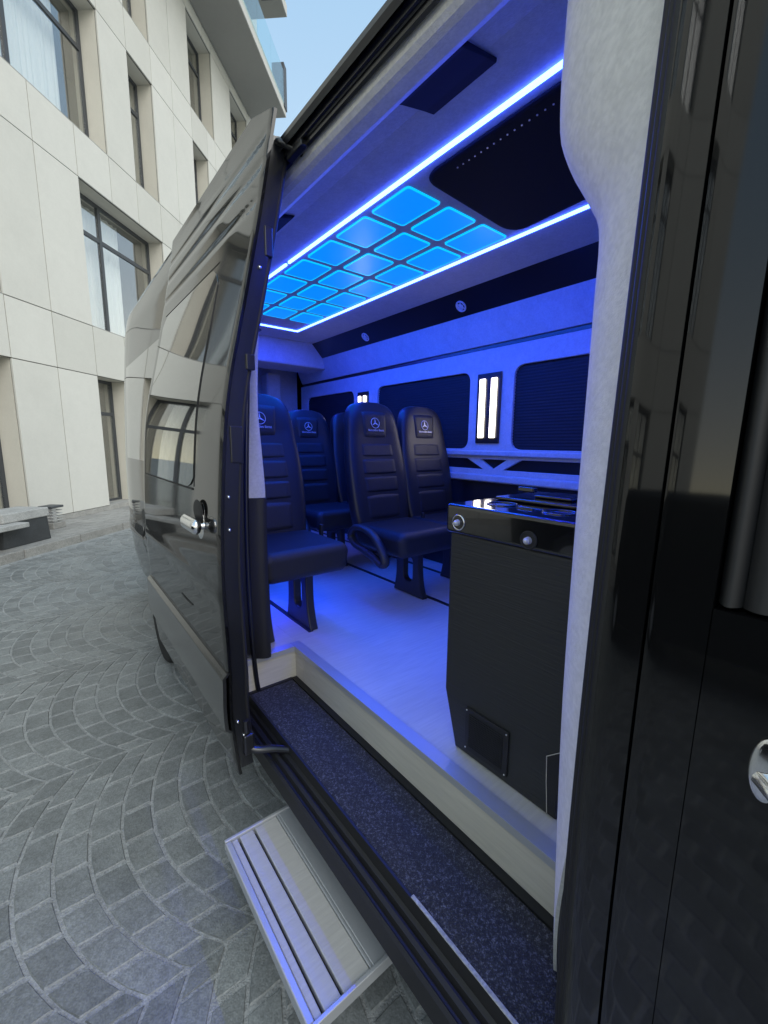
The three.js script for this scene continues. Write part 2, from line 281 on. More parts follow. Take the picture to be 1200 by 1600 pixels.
// ---------------------------------------------------------------- pale clad building
{
  const b = thing('apartment_building', 'pale stone-clad building with deep-set dark framed windows behind the van', 'building', BASE, TURN);
  const cols = [-10.4, -9.45, -8.5, -7.55, -6.6, -5.65, -4.7, -3.75, -2.8, -1.9, -0.37, 0.55, 1.55, 2.5, 3.41, 4.36, 5.28, 6.28, 7.22, 7.75, 9.1, 10.6, 11.4, 12.2];
  const rows = [0.22, 3.0, 4.0, 6.8, 7.72, 10.42, 11.27, 13.75, 14.1];
  // openings by storey: [s0, s1]
  const open = {
    0: [[-9.45, -7.55], [-5.65, -3.75], [-1.9, -0.37], [1.55, 2.5], [4.36, 6.28], [9.1, 10.6]],
    2: [[-8.5, -6.6], [-4.7, -3.75], [-1.9, -0.37], [1.55, 4.36], [6.28, 7.22], [9.1, 10.6]],
    4: [[-9.45, -7.55], [-5.65, -3.75], [-0.37, 2.5], [3.41, 4.36], [6.28, 7.22], [9.1, 10.6]],
    6: [[-8.5, -6.6], [-4.7, -3.75], [-0.37, 1.55], [3.41, 4.36], [6.28, 7.75], [9.1, 10.6]],
  };
  const back = [], dark = [], g = 0.007;
  for (let r = 0; r < rows.length - 1; r++) {
    const os = open[r] ?? [];
    for (let c = 0; c < cols.length - 1; c++) {
      const s0 = cols[c], s1 = cols[c + 1];
      if (os.some(([a, z]) => a < s0 + 0.01 && z > s1 - 0.01)) continue;
      const e0 = os.some(([, z]) => Math.abs(z - s0) < 0.01) ? 0 : g, e1 = os.some(([a]) => Math.abs(a - s1) < 0.01) ? 0 : g;
      obj('cladding_panel', bx(s0 + e0, s1 - e1, rows[r] + g, rows[r + 1] - g, -0.035, 0, 0.004), M.cladding[Math.floor(rnd() * 3)], b);
    }
    let s = cols[0]; // wall behind the panels, between the openings
    for (const [a, z] of [...os, [cols.at(-1), 0]]) { if (a > s) { back.push(bx(s, a, rows[r], rows[r + 1], -0.6, -0.05)); dark.push(bx(s + 0.012, a - 0.012, rows[r], rows[r + 1], -0.0495, -0.036)); } s = z; }
  }
  back.push(bx(cols[0], cols.at(-1), 0, 0.2, -0.6, -0.01), bx(cols[0], cols.at(-1), 14.1, 19.5, -0.6, -0.037));
  obj('wall', back, M.reveal, b); obj('joint_backing', dark, M.backing, b);
  obj('plinth', bx(-10.4, 12.2, 0.1, 0.218, -0.008, 0.02, 0.004), M.slab[2], b);
  obj('rear_mass', [bx(cols[0], cols.at(-1), 0, 19.5, -9, -2.2), bx(cols[0], cols[0] + 0.4, 0, 19.5, -2.2, -0.6), bx(cols.at(-1) - 0.4, cols.at(-1), 0, 19.5, -2.2, -0.6)], M.room, b);
  for (const y of [3.5, 7.26, 10.85, 13.95]) obj('floor_slab', bx(cols[0] + 0.41, cols.at(-1) - 0.41, y - 0.2, y + 0.2, -2.2, -0.601), M.room, b);
  for (const r of [0, 2, 4, 6]) for (const [a, z] of open[r]) {
    const y0 = rows[r], y1 = rows[r + 1], w = z - a, D = -0.42;
    const win = obj('window', [bx(a, z, y0, y0 + 0.06, D - 0.05, D + 0.02), bx(a, z, y1 - 0.07, y1, D - 0.05, D + 0.02), bx(a, a + 0.06, y0 + 0.06, y1 - 0.07, D - 0.05, D + 0.02), bx(z - 0.07, z, y0 + 0.06, y1 - 0.07, D - 0.05, D + 0.02)], M.frame, b);
    const split = w > 2.2 ? [a + w * 0.36] : w > 1.2 ? [a + w * 0.42] : [], tr = y1 - (y1 - y0) * 0.27;
    const xs = [a + 0.06, ...split, z - 0.07];
    for (const s of split) obj('mullion', bx(s - 0.04, s + 0.04, y0 + 0.06, y1 - 0.07, D - 0.045, D + 0.028), M.frame, win);
    for (let i = 0; i < xs.length - 1; i++) {
      const p0 = xs[i] + (i ? 0.04 : 0), p1 = xs[i + 1] - (i < xs.length - 2 ? 0.04 : 0);
      obj('transom', bx(p0, p1, tr - 0.04, tr + 0.04, D - 0.045, D + 0.024), M.frame, win);
      obj('pane', bx(p0, p1, y0 + 0.06, tr - 0.04, D - 0.004, D), M.winGlass, win);
      obj('pane', bx(p0, p1, tr + 0.04, y1 - 0.07, D - 0.004, D), M.winGlass, win);
    }
    obj('window_sill', bx(a + 0.002, z - 0.002, y0 - 0.02, y0 + 0.012, D + 0.021, -0.002), M.slab[2], b);
    const k0 = a + 0.05, k1 = a + w * (0.68 + 0.2 * rnd()), cy0 = y0 + 0.05, cy1 = y1 - 0.05, ph = rr(0, 6);
    obj('curtain', sheet((u, v) => { const s = k0 + (k1 - k0) * u; return [s, cy0 + (cy1 - cy0) * v, D - 0.24 + 0.022 * Math.sin(s * 42 + ph + Math.sin(s * 9) * 2) + 0.012 * Math.sin(s * 97)]; }, Math.ceil((k1 - k0) * 60), 2, [0, 0, -0.004]), M.curtain, b);
  }
  // balconies
  const balcony = (s0, s1, y, dep, th) => {
    const sl = obj('balcony_slab', bx(s0, s1, y, y + th, 0.004, dep, 0.01), M.render, b);
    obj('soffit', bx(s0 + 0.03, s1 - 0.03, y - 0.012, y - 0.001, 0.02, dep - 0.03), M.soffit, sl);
    for (let s = s0 + 0.05; s < s1 - 0.3; s += 1.25) obj('balustrade_pane', bx(s, Math.min(s + 1.235, s1 - 0.05), y + th - 0.1, y + th + 1.0, dep + 0.02, dep + 0.032), M.balGlass, sl);
    return sl;
  };
  const b1 = balcony(3.0, 11.05, 14.1, 1.42, 0.36);
  obj('end_screen', bx(10.75, 11.07, 14.3, 15.75, 1.0, 1.46), M.darkPanel, b1);
  const b2 = balcony(3.0, 10.8, 17.2, 1.62, 0.36);
  obj('ceiling_hatch', bx(9.6, 10.1, 17.15, 17.185, 0.9, 1.3), M.darkPanel, b2);
}

// ---------------------------------------------------------------- bench and path light on the pavement
{
  const bench = thing('concrete_bench', 'low bench with pale concrete top and dark block end on the pavement', 'bench', [BX[0] + E[0] * -1.54 + NRM[0] * 0.86, 0.12, BX[1] + E[1] * -1.54 + NRM[1] * 0.86], TURN);
  obj('end_block', exZ([[-0.42, 0], [0.36, 0], [0.33, 0.36], [-0.39, 0.36]], -0.24, 0.24, 0.012), M.benchDark, bench);
  obj('cap', bx(-0.40, 0.35, 0.361, 0.50, -0.26, 0.26, 0.02), M.concrete, bench);
  obj('seat', bx(-2.2, -0.16, 0.29, 0.3595, 0.05, 0.42, 0.012), M.concrete, bench);
  obj('leg', bx(-2.0, -1.75, 0, 0.299, -0.2, 0.2, 0.01), M.benchDark, bench);
  const pl = thing('path_light', 'small louvred path light beside the bench', 'lamp', [BX[0] + E[0] * -0.45 + NRM[0] * 0.46, 0.12, BX[1] + E[1] * -0.45 + NRM[1] * 0.46], TURN);
  obj('foot', bx(-0.13, 0.13, 0, 0.11, -0.13, 0.13, 0.01), M.slab[0], pl);
  for (let k = 0; k < 4; k++) obj('louvre', bx(-0.11, 0.11, 0.14 + k * 0.055, 0.158 + k * 0.055, -0.11, 0.11, 0.004), M.concrete, pl);
  obj('core', new THREE.CylinderGeometry(0.07, 0.07, 0.24, 16).translate(0, 0.23, 0), M.silver, pl);
  obj('lid', bx(-0.13, 0.13, 0.36, 0.40, -0.13, 0.13, 0.012), M.frame, pl);
}

// ---------------------------------------------------------------- the van: rear at -z, its right side faces -x
const van = worldThing('passenger_van', 'black passenger van with its side door slid open on a blue-lit cabin', 'van', [1.5, 0, -1.5]);
const XC = 1.56, mir = (x) => 2 * XC - x;
const sideX = smoothTable([[0.32, 0.63], [0.45, 0.605], [0.6, 0.58], [0.9, 0.565], [1.2, 0.564], [1.45, 0.57], [1.75, 0.585], [2.05, 0.603], [2.3, 0.622], [2.5, 0.64], [2.6, 0.65], [2.72, 0.672]]);
const rearIn = (z) => { const t = Math.max(0, -z - 4.25) / 0.85; return 0.05 * t * t + 0.11 * Math.pow(Math.min(1, t), 7); };
const arch = (zc, z) => { const d = Math.abs(z - zc); return d < 0.495 ? 0.36 + Math.sqrt(0.25 - d * d) * 0.92 : 0.42; };
const WHEEL = -3.36, FWHEEL = 1.35;
// rear quarter
obj('side_panel', sheet((u, v) => { const z = -1.74 - 3.34 * u, y0 = arch(WHEEL, z), y = y0 + (2.72 - y0) * v; const k = y > 0.78 && y < 0.9 ? -0.012 : 0; return [sideX(y) + rearIn(z) + k, y, z]; }, 80, 60, [0.03, 0, 0]), M.paint, van);
{
  const w = obj('side_window', sheet((u, v) => { const z = -3.0 - 1.45 * u, y = 1.5 + 0.78 * v; return [sideX(y) + rearIn(z) - 0.006, y, z]; }, 16, 12, [0.02, 0, 0]), M.carGlass, van);
  w.userData.label = 'dark tinted rear side window';
}
// roof: set back over the opening, full width behind and in front of it
const roofPoly = (e) => [...e, ...[...e].reverse().map(([x, y]) => [mir(x), y]), ...[[mir(e[0][0]) - 0.04, e[0][1]], [mir(0.85), 2.72], [0.85, 2.72], [e[0][0] + 0.04, e[0][1]]]];
const eFull = [[0.672, 2.722], [0.69, 2.765], [0.74, 2.81], [0.86, 2.85], [1.1, 2.875], [1.5, 2.885]], eCut = [[0.675, 2.592], [0.69, 2.607], [0.72, 2.65], [0.78, 2.71], [0.9, 2.785], [1.1, 2.85], [1.5, 2.865]];
const crown = (e) => { const q = smoothTable(e); return (x) => q(Math.min(x, mir(x))); };
const roofSheet = (e, z0, z1, end) => sheet((u, v) => { const x = e[0][0] + (mir(e[0][0]) - e[0][0]) * (0.5 - 0.5 * Math.cos(Math.PI * u)), z = z0 + (z1 - z0) * v, t = end ? Math.max(0, (-z - 4.5) / 0.6) : 0; return [x + (x < XC ? 1 : -1) * (end ? rearIn(z) : 0) * (1 - Math.abs(x - XC) < 1 ? 1 : 0), crown(e)(x) - 0.16 * t * t, z]; }, 40, end ? 24 : 4, [0, -0.03, 0]);
obj('roof', [roofSheet(eFull, -1.745, -5.08, true), roofSheet(eCut, -0.2, -1.744, false), roofSheet(eFull, 0.9, -0.199, false)], M.paint, van);
for (const z of [-2.3, -3.0, -3.7, -4.3]) obj('roof_rib', bx(0.95, 2.05, 2.868, 2.885, z - 0.06, z + 0.06, 0.008), M.paint, van);
// far side and rear
obj('side_panel', sheet((u, v) => { const z = 0.9 - 5.98 * u, y = 0.33 + 2.39 * v; return [mir(sideX(y) + rearIn(z)), y, z]; }, 50, 30, [-0.03, 0, 0]), M.paint, van);
obj('rear_door', bx(0.75, mir(0.75), 0.5, 2.62, -5.1, -5.05, 0.02), M.paint, van);
obj('rear_bumper', bx(0.68, mir(0.68), 0.33, 0.62, -5.2, -5.06, 0.05), M.moulding, van);
obj('rear_lamp', bx(0.70, 0.79, 0.95, 1.55, -5.115, -5.06, 0.015), std([0.3, 0.01, 0.01], 0.2), van);
obj('underbody', [bx(0.70, mir(0.70), 0.28, 0.5, -3.2, 0.9), bx(0.98, mir(0.98), 0.28, 0.5, -4.25, -3.201), bx(0.75, mir(0.75), 0.28, 0.5, -5.03, -4.251)], M.rubber, van);
// wheels
function wheel(zc, x) {
  const prof = [[0.19, -0.11], [0.33, -0.115], [0.352, -0.095], [0.36, -0.06], [0.36, 0.06], [0.352, 0.095], [0.33, 0.115], [0.19, 0.11]].map((p) => new THREE.Vector2(p[0], p[1]));
  const t = new THREE.LatheGeometry(prof, 40); t.rotateZ(Math.PI / 2); t.translate(x, 0.36, zc);
  const w = obj('wheel', t, M.tyre, van);
  const rim = new THREE.LatheGeometry([[0.02, 0.06], [0.07, 0.075], [0.09, 0.05], [0.15, 0.045], [0.17, 0.07], [0.2, 0.105], [0.205, 0.085], [0.19, 0.02]].map((p) => new THREE.Vector2(...p)), 36); rim.rotateZ(Math.PI / 2); rim.translate(x, 0.36, zc);
  obj('rim', rim, M.silver, w);
}
wheel(WHEEL, 0.665); wheel(FWHEEL, 0.755); wheel(WHEEL, mir(0.755)); wheel(FWHEEL, mir(0.755));
for (const zc of [WHEEL, FWHEEL]) obj('wheel_housing', sheet((u, v) => { const t = Math.PI * u; return [0.60 + 0.28 * v, 0.36 + 0.475 * Math.sin(t), zc + 0.488 * Math.cos(t)]; }, 24, 2, [0, 0.012, 0]), M.rubber, van);
obj('side_wall', sheet((u, v) => { const y = 0.71 + 1.89 * v; return [sideX(y) + 0.085, y, -1.82 - 2.85 * u]; }, 6, 30, [0.015, 0, 0]), M.lining, van);
// front end
obj('nose', sheet((u, v) => { const y = 0.33 + 0.97 * v, x = 0.66 + 1.8 * u, c = (x - XC) / 0.9; return [x, y, 2.35 - 0.3 * c * c - 0.25 * v * v]; }, 20, 10, [0, 0, -0.05]), M.paint, van);
obj('bonnet', sheet((u, v) => { const x = 0.62 + 1.76 * u, c = (x - XC) / 0.9; return [x, 1.3 + 0.2 * v - 0.03 * c * c, 2.1 - 0.3 * c * c * (1 - v) - 0.75 * v]; }, 16, 8, [0, -0.04, 0]), M.paint, van);
obj('windscreen', sheet((u, v) => { const x = 0.66 + 1.68 * u, c = (x - XC) / 0.9; return [x + (XC - x) * 0.05 * v, 1.5 + 1.24 * v, 1.36 - 0.42 * v - 0.06 * c * c]; }, 12, 10, [0, -0.01, -0.01]), M.carGlass, van);
obj('front_wing', [sheet((u, v) => { const z = 0.86 + 1.2 * u, y0 = arch(FWHEEL, z), y1 = 1.36 + 0.1 * (1 - u), y = y0 + (y1 - y0) * v; return [sideX(y) + 0.12 * u * u * u, y, z]; }, 40, 16, [0.03, 0, 0])], M.paint, van);
obj('front_wing', [sheet((u, v) => { const z = 0.92 + 1.14 * u, y0 = arch(FWHEEL, z), y1 = 1.36 + 0.1 * (1 - u), y = y0 + (y1 - y0) * v; return [mir(sideX(y) + 0.12 * u * u * u), y, z]; }, 40, 16, [-0.03, 0, 0])], M.paint, van);

// door pillar between the opening and the front door, and the front door
obj('door_pillar', [sheet((u, v) => { const z = -0.24 + 0.0525 * u, y = 0.4 + 2.32 * v; return [sideX(y) + 0.005 * Math.pow(1 - u, 6), y, z]; }, 8, 50, [0.05, 0, 0])], M.paint, van);
{
  const fd = obj('front_door', [sheet((u, v) => { const z = -0.121 + 0.97 * u, y = 0.4 + (1.47 - 0.4) * v; return [sideX(y), y, z]; }, 30, 40, [0.045, 0, 0]), sheet((u, v) => { const z = -0.184 + 0.062 * u, y = 0.4 + 2.25 * v; return [sideX(y) + 0.0015 * Math.pow(1 - u, 10), y, z]; }, 16, 70, [0.045, 0, 0])], M.paint, van);
  obj('window_frame', [sheet((u, v) => { const z = -0.1215 + 0.97 * u, y = 2.33 + 0.32 * v; return [sideX(y), y, z]; }, 20, 10, [0.045, 0, 0])], M.paint, fd);
  obj('window_seal', [sheet((u, v) => { const z = -0.1205 + 0.022 * u, y = 1.475 + 0.853 * v; return [sideX(y) + 0.014 - 0.014 * Math.sin(Math.PI * u), y, z]; }, 8, 24, [0.02, 0, 0]), sheet((u, v) => { const z = -0.098 + 0.03 * u, y = 1.475 + 0.853 * v; return [sideX(y) + 0.012 - 0.008 * Math.sin(Math.PI * u), y, z]; }, 8, 24, [0.02, 0, 0])], M.rubber, fd);
  obj('window_pane', sheet((u, v) => { const z = -0.0675 + 0.9 * u, y = 1.475 + 0.853 * v; return [sideX(y) + 0.016, y, z]; }, 10, 24, [0.006, 0, 0]), M.carGlass, fd);
  const hd = obj('handle', [(() => { const g = new THREE.SphereGeometry(1, 24, 16); g.scale(0.006, 0.037, 0.015); g.translate(sideX(1.31) - 0.002, 1.312, -0.056); return g; })(), tube([[sideX(1.3) - 0.004, 1.303, -0.06], [sideX(1.3) - 0.026, 1.30, -0.035], [sideX(1.3) - 0.03, 1.30, 0.03], [sideX(1.3) - 0.006, 1.30, 0.12]], 0.009, 24, 10)], M.chrome, fd);
  hd.userData.label = 'chrome pull handle on round escutcheon';
  obj('scuff_strip', bx(0.545, 0.575, 0.445, 0.46, -0.165, 0.8, 0.004), M.alu, fd);
}
obj('door_lining', sheet((u, v) => { const z = -0.232 + 1.08 * u, y = 0.4 + 2.3 * v; return [sideX(y) + 0.056, y, z]; }, 8, 40, [0.02, 0, 0]), M.plastic, van);
obj('latch_bolt', new THREE.SphereGeometry(0.006, 12, 8).translate(0.60, 0.49, -0.236), M.chrome, van);

// opening: rubber seals, threshold, step well
const sealLine = (dx, z, y0 = 0.5, y1 = 2.53) => Array.from({ length: 30 }, (_, i) => { const y = y0 + (y1 - y0) * i / 29; return [sideX(y) + dx, y, z]; });
obj('door_seal', [tube(sealLine(0.022, -0.246), 0.006, 60, 8), tube(sealLine(0.046, -0.249), 0.007, 60, 8), tube(sealLine(0.05, -0.265), 0.011, 60, 8), tube(sealLine(0.032, -0.255), 0.007, 60, 6), sheet((u, v) => { const y = 0.42 + 2.12 * v; return [sideX(y) + 0.004 + 0.07 * u, y, -0.2412 - 0.010 * u]; }, 4, 40, [0.0, 0, 0.035])], M.rubber, van);
obj('threshold', exZ([[0.532, 0.43], [0.535, 0.486], [0.543, 0.494], [0.549, 0.486], [0.555, 0.486], [0.559, 0.502], [0.568, 0.508], [0.573, 0.497], [0.579, 0.497], [0.583, 0.514], [0.592, 0.52], [0.596, 0.553], [0.603, 0.553], [0.603, 0.43]], -1.72, -0.235), M.rubber, van);
obj('threshold_strip', bx(0.5965, 0.606, 0.5535, 0.5575, -0.63, -0.25, 0.0015), M.concrete, van);
obj('step_carpet', bx(0.604, 0.806, 0.46, 0.552, -1.69, -0.24, 0.005), M.carpet, van).userData.label = 'dark flecked carpet on the entry step';
obj('carpet_edging', [bx(0.807, 0.832, 0.46, 0.555, -1.70, -0.24), bx(0.604, 0.806, 0.46, 0.555, -1.706, -1.6905)], M.rubber, van);
const riser = obj('step_riser', [bx(0.833, 0.86, 0.5, 0.69, -1.62, -0.2), bx(0.833, 0.86, 0.5, 0.69, -1.72, -1.6215), bx(0.605, 0.832, 0.5, 0.69, -1.735, -1.7065)], M.sillBoard, van);
obj('edge_trim', [exZ([[0.826, 0.682], [0.826, 0.7055], [0.872, 0.7055], [0.872, 0.7025], [0.8315, 0.7025], [0.8315, 0.682]], -1.745, -0.3), bx(0.60, 0.825, 0.7025, 0.7055, -1.745, -1.70), bx(0.60, 0.825, 0.682, 0.7025, -1.7055, -1.70)], M.alu, riser);
obj('cabin_floor', [bx(0.861, 2.42, 0.62, 0.70, -4.75, 0.3), bx(0.61, 0.8605, 0.62, 0.70, -4.75, -1.737)], M.vinyl, van);
obj('floor_track', [bx(1.775, 1.80, 0.7005, 0.7045, -4.6, -0.9), bx(2.2, 2.225, 0.7005, 0.7045, -4.6, -0.9), bx(0.955, 0.98, 0.7005, 0.7045, -4.6, -1.80)], M.moulding, van);

// rear jamb of the opening: dark painted frame, pale trim above, black trim below
obj('rear_jamb', [sheet((u, v) => { const y = 0.45 + 2.1 * v; return [sideX(y) + 0.001 + 0.075 * u, y, -1.7385 + 0.03 * u]; }, 4, 50, [0, 0, -0.03]), tube(sealLine(0.058, -1.70), 0.011, 60, 8)], M.jamb, van);
const jx = smoothTable([[0.7, 0.695], [1.2, 0.695], [1.44, 0.70], [1.6, 0.692], [1.8, 0.682], [2.1, 0.70], [2.4, 0.735], [2.6, 0.77]]);
obj('jamb_trim', sheet((u, v) => { const y = 1.42 + 1.17 * v, x0 = sideX(y) + 0.062; return [x0 + (jx(y) - x0) * u, y, -1.70 + 0.022 * Math.sin(Math.PI * u * 0.6)]; }, 8, 40, [0, 0, -0.1]), M.lining, van);
obj('jamb_trim', sheet((u, v) => { const y = 0.71 + 0.708 * v, x0 = sideX(y) + 0.062; return [x0 + (jx(y) - x0) * u, y, -1.695 + 0.03 * Math.sin(Math.PI * u * 0.6)]; }, 8, 20, [0, 0, -0.1]), M.plastic, van).userData.label = 'black lower trim of the rear door jamb';

// front pillar trim with its swelling at the top
const pz = smoothTable([[0.5, -0.352], [0.8, -0.368], [1.2, -0.388], [1.9, -0.40], [2.02, -0.405], [2.08, -0.435], [2.15, -0.475], [2.22, -0.50], [2.4, -0.505], [2.6, -0.50]]);
obj('pillar_trim', sheet((u, v) => { const y = 0.51 + 0.6 * v, a = sideX(y) + 0.06, s = Math.sin(u * Math.PI / 2), x1 = 0.825; return [a + (x1 - a) * (1 - Math.cos(u * Math.PI / 2)) * 0.35 + (x1 - a) * u * 0.65 + 0.004, y, -0.262 + (pz(y) + 0.27) * s]; }, 14, 20, [0.02, 0, 0.03]), M.plastic, van).userData.label = 'black kick trim at the foot of the front pillar';
obj('pillar_trim', sheet((u0, v) => { const y = 0.56 + 2.05 * v, u = u0 + (1 - u0) * 0.55 * Math.max(0, (1.05 - y) / 0.49), a = sideX(y) + 0.062, bulge = Math.max(0, Math.min(1, (y - 2.03) / 0.15)); const x1 = 0.828; const s = Math.sin(u * Math.PI / 2); return [a + (x1 - a) * (1 - Math.cos(u * Math.PI / 2)) * (0.35) + (x1 - a) * u * 0.65, y, -0.27 + (pz(y) + 0.27) * s]; }, 14, 90, [0.003, 0, 0.006]), M.trim, van);
obj('pillar_trim', bx(0.829, 0.90, 1.0, 2.60, -0.398, -0.30, 0.015), M.trim, van);

// head of the opening
obj('header_rail', exZ([[0.68, 2.597], [0.662, 2.588], [0.662, 2.574], [0.671, 2.562], [0.676, 2.572], [0.682, 2.572], [0.687, 2.555], [0.692, 2.553], [0.696, 2.562], [0.702, 2.556], [0.706, 2.545], [0.713, 2.541], [0.722, 2.55], [0.722, 2.60]], -1.74, -0.2), M.jamb, van);
obj('header_trim', exZ([[0.7225, 2.545], [0.727, 2.531], [0.738, 2.522], [0.755, 2.518], [0.80, 2.527], [0.825, 2.543], [0.838, 2.566], [0.838, 2.61], [0.7225, 2.61]], -1.735, -0.3), M.trim, van);
// ceiling lining
const liner = obj('ceiling', exZ([[0.8385, 2.572], [0.85, 2.586], [0.88, 2.602], [0.95, 2.617], [1.05, 2.626], [1.13, 2.63], [2.2, 2.63], [2.2, 2.66], [0.8385, 2.66]], -3.95, 0.3), M.lining, van);
obj('ceiling_pad', exZ([[0.85, 2.575], [0.87, 2.582], [0.955, 2.603], [0.99, 2.61], [0.99, 2.62], [0.85, 2.595]], -1.03, -0.80, 0.004), M.softBlack, liner);
obj('ceiling_pad', exZ([[0.85, 2.575], [0.87, 2.582], [0.92, 2.597], [0.93, 2.61], [0.85, 2.595]], -2.08, -1.80, 0.004), M.softBlack, liner);
// LED frame and tiles
const LX0 = 1.142, LX1 = 1.852, LY = 2.627, LZ = -3.60;
function area(w, h, x, y, z, look, color, intensity) { const l = new THREE.RectAreaLight(color, intensity, w, h); l.position.set(x, y, z); l.lookAt(x + look[0], y + look[1], z + look[2]); l.castShadow = true; l.name = 'light'; scene.add(l); return l; }
const BLUE = rgb(0.012, 0.03, 1.0);
const ledBlue = 112, tileBlue = 4;
for (const [x, z0, z1] of [[LX0, -2.30, -0.35], [LX0, LZ, -2.33], [LX1, LZ, -0.35]]) { obj('led_strip', bx(x - 0.006, x + 0.006, LY - 0.008, LY + 0.006, z0, z1, 0.002), M.led, liner); area(0.012, z1 - z0, x, LY - 0.0105, (z0 + z1) / 2, [0, -1, 0], BLUE, ledBlue); }
obj('led_strip', bx(LX0 + 0.0065, LX1 - 0.0065, LY - 0.008, LY + 0.006, LZ, LZ + 0.012, 0.002), M.led, liner); area(LX1 - LX0, 0.012, (LX0 + LX1) / 2, LY - 0.0105, LZ + 0.006, [0, -1, 0], BLUE, ledBlue);
const frameHoles = [];
const tiles = [];
for (let r = 0; r < 8; r++) for (const [x0, x1] of [[1.184, 1.368], [1.41, 1.592], [1.634, 1.818]]) { const z1 = (r < 7 ? -1.36 : -0.35) - (r < 7 ? r * 0.285 : 0); tiles.push([x0, x1, z1 - 0.242, z1]); }
for (const [x0, x1, z0, z1] of tiles) {
  const s = roundRect(x0, z0, x1, z1, 0.018), h = roundRect(x0 + 0.007, z0 + 0.007, x1 - 0.007, z1 - 0.007, 0.014, THREE.Path);
  const up = (g, y) => { g.rotateX(Math.PI / 2); g.translate(0, y, 0); return uvBox(g); };
  // the shape's second axis becomes z after the quarter turn
  const t = obj('light_tile', up(new THREE.ExtrudeGeometry(roundRect(x0 + 0.007, z0 + 0.007, x1 - 0.007, z1 - 0.007, 0.014), { depth: 0.006, bevelEnabled: false, curveSegments: 4 }), 2.631), M.tile, liner);
  s.holes.push(h); obj('tile_rim', up(new THREE.ExtrudeGeometry(s, { depth: 0.007, bevelEnabled: false, curveSegments: 4 }), 2.6315), M.tileRim, liner);
  area(x1 - x0, z1 - z0, (x0 + x1) / 2, 2.622, (z0 + z1) / 2, [0, -1, 0], rgb(0.0, 0.14, 1), tileBlue);
}
// air conditioning outlet between the tiles
{
  const s = new THREE.Shape(); s.moveTo(1.26, -1.29); s.lineTo(1.70, -1.315); s.quadraticCurveTo(1.79, -1.315, 1.80, -1.24); s.lineTo(1.77, -0.72); s.quadraticCurveTo(1.76, -0.64, 1.68, -0.64); s.lineTo(1.27, -0.66); s.quadraticCurveTo(1.19, -0.67, 1.185, -0.76); s.lineTo(1.185, -1.21); s.quadraticCurveTo(1.19, -1.285, 1.26, -1.29);
  const g = new THREE.ExtrudeGeometry(s, { depth: 0.002, bevelEnabled: true, bevelSize: 0.02, bevelThickness: 0.007, bevelOffset: -0.02, bevelSegments: 3, curveSegments: 8 }); g.rotateX(Math.PI / 2); g.translate(0, 2.624, 0);
  const ac = obj('air_outlet', g, M.softBlack, liner);
  const holes = []; for (let i = 0; i < 15; i++) holes.push(new THREE.CylinderGeometry(0.0028, 0.0028, 0.004, 8).translate(1.232, 2.6148, -1.15 + i * 0.026));
  obj('vent_holes', holes, M.silver, liner);
}
obj('ceiling_speaker', [new THREE.TorusGeometry(0.035, 0.008, 8, 24).rotateX(Math.PI / 2).translate(1.55, 2.625, -3.78), new THREE.CylinderGeometry(0.033, 0.033, 0.006, 20).translate(1.55, 2.626, -3.78)], M.blackTrim, liner);
// duct along the far side, sloping panel, wall
const duct = obj('air_duct', exZ([[2.2005, 2.628], [2.215, 2.612], [2.315, 2.506], [2.335, 2.506], [2.335, 2.66], [2.2005, 2.66]], -4.3, 0.3), M.blackTrim, van);
for (const z of [-2.04, -3.13, -0.95]) {
  const n = V3(-0.7, -0.69, 0).normalize(), c = V3(2.265, 2.559, z).addScaledVector(n, 0.003), q = new THREE.Quaternion().setFromUnitVectors(V3(0, 0, 1), n);
  const put = (g) => g.applyQuaternion(q).translate(c.x, c.y, c.z);
  obj('air_nozzle', [put(new THREE.TorusGeometry(0.034, 0.006, 8, 28)), put(new THREE.TorusGeometry(0.019, 0.004, 6, 20).translate(0, 0, 0.006)), put(new THREE.SphereGeometry(0.014, 12, 8).scale(1, 1, 0.5).translate(0, 0, 0.004)), ...[0, 1, 2].map((k) => put(new THREE.BoxGeometry(0.06, 0.005, 0.006).rotateZ(k * Math.PI / 3)))], M.silver, duct);
}
obj('wall_lining', exZ([[2.3155, 2.505], [2.335, 2.44], [2.39, 2.31], [2.43, 2.31], [2.43, 2.505]], -4.55, 0.3), M.lining, van);
obj('wall_groove', bx(2.405, 2.43, 2.283, 2.3095, -4.55, 0.3), M.blackTrim, van);
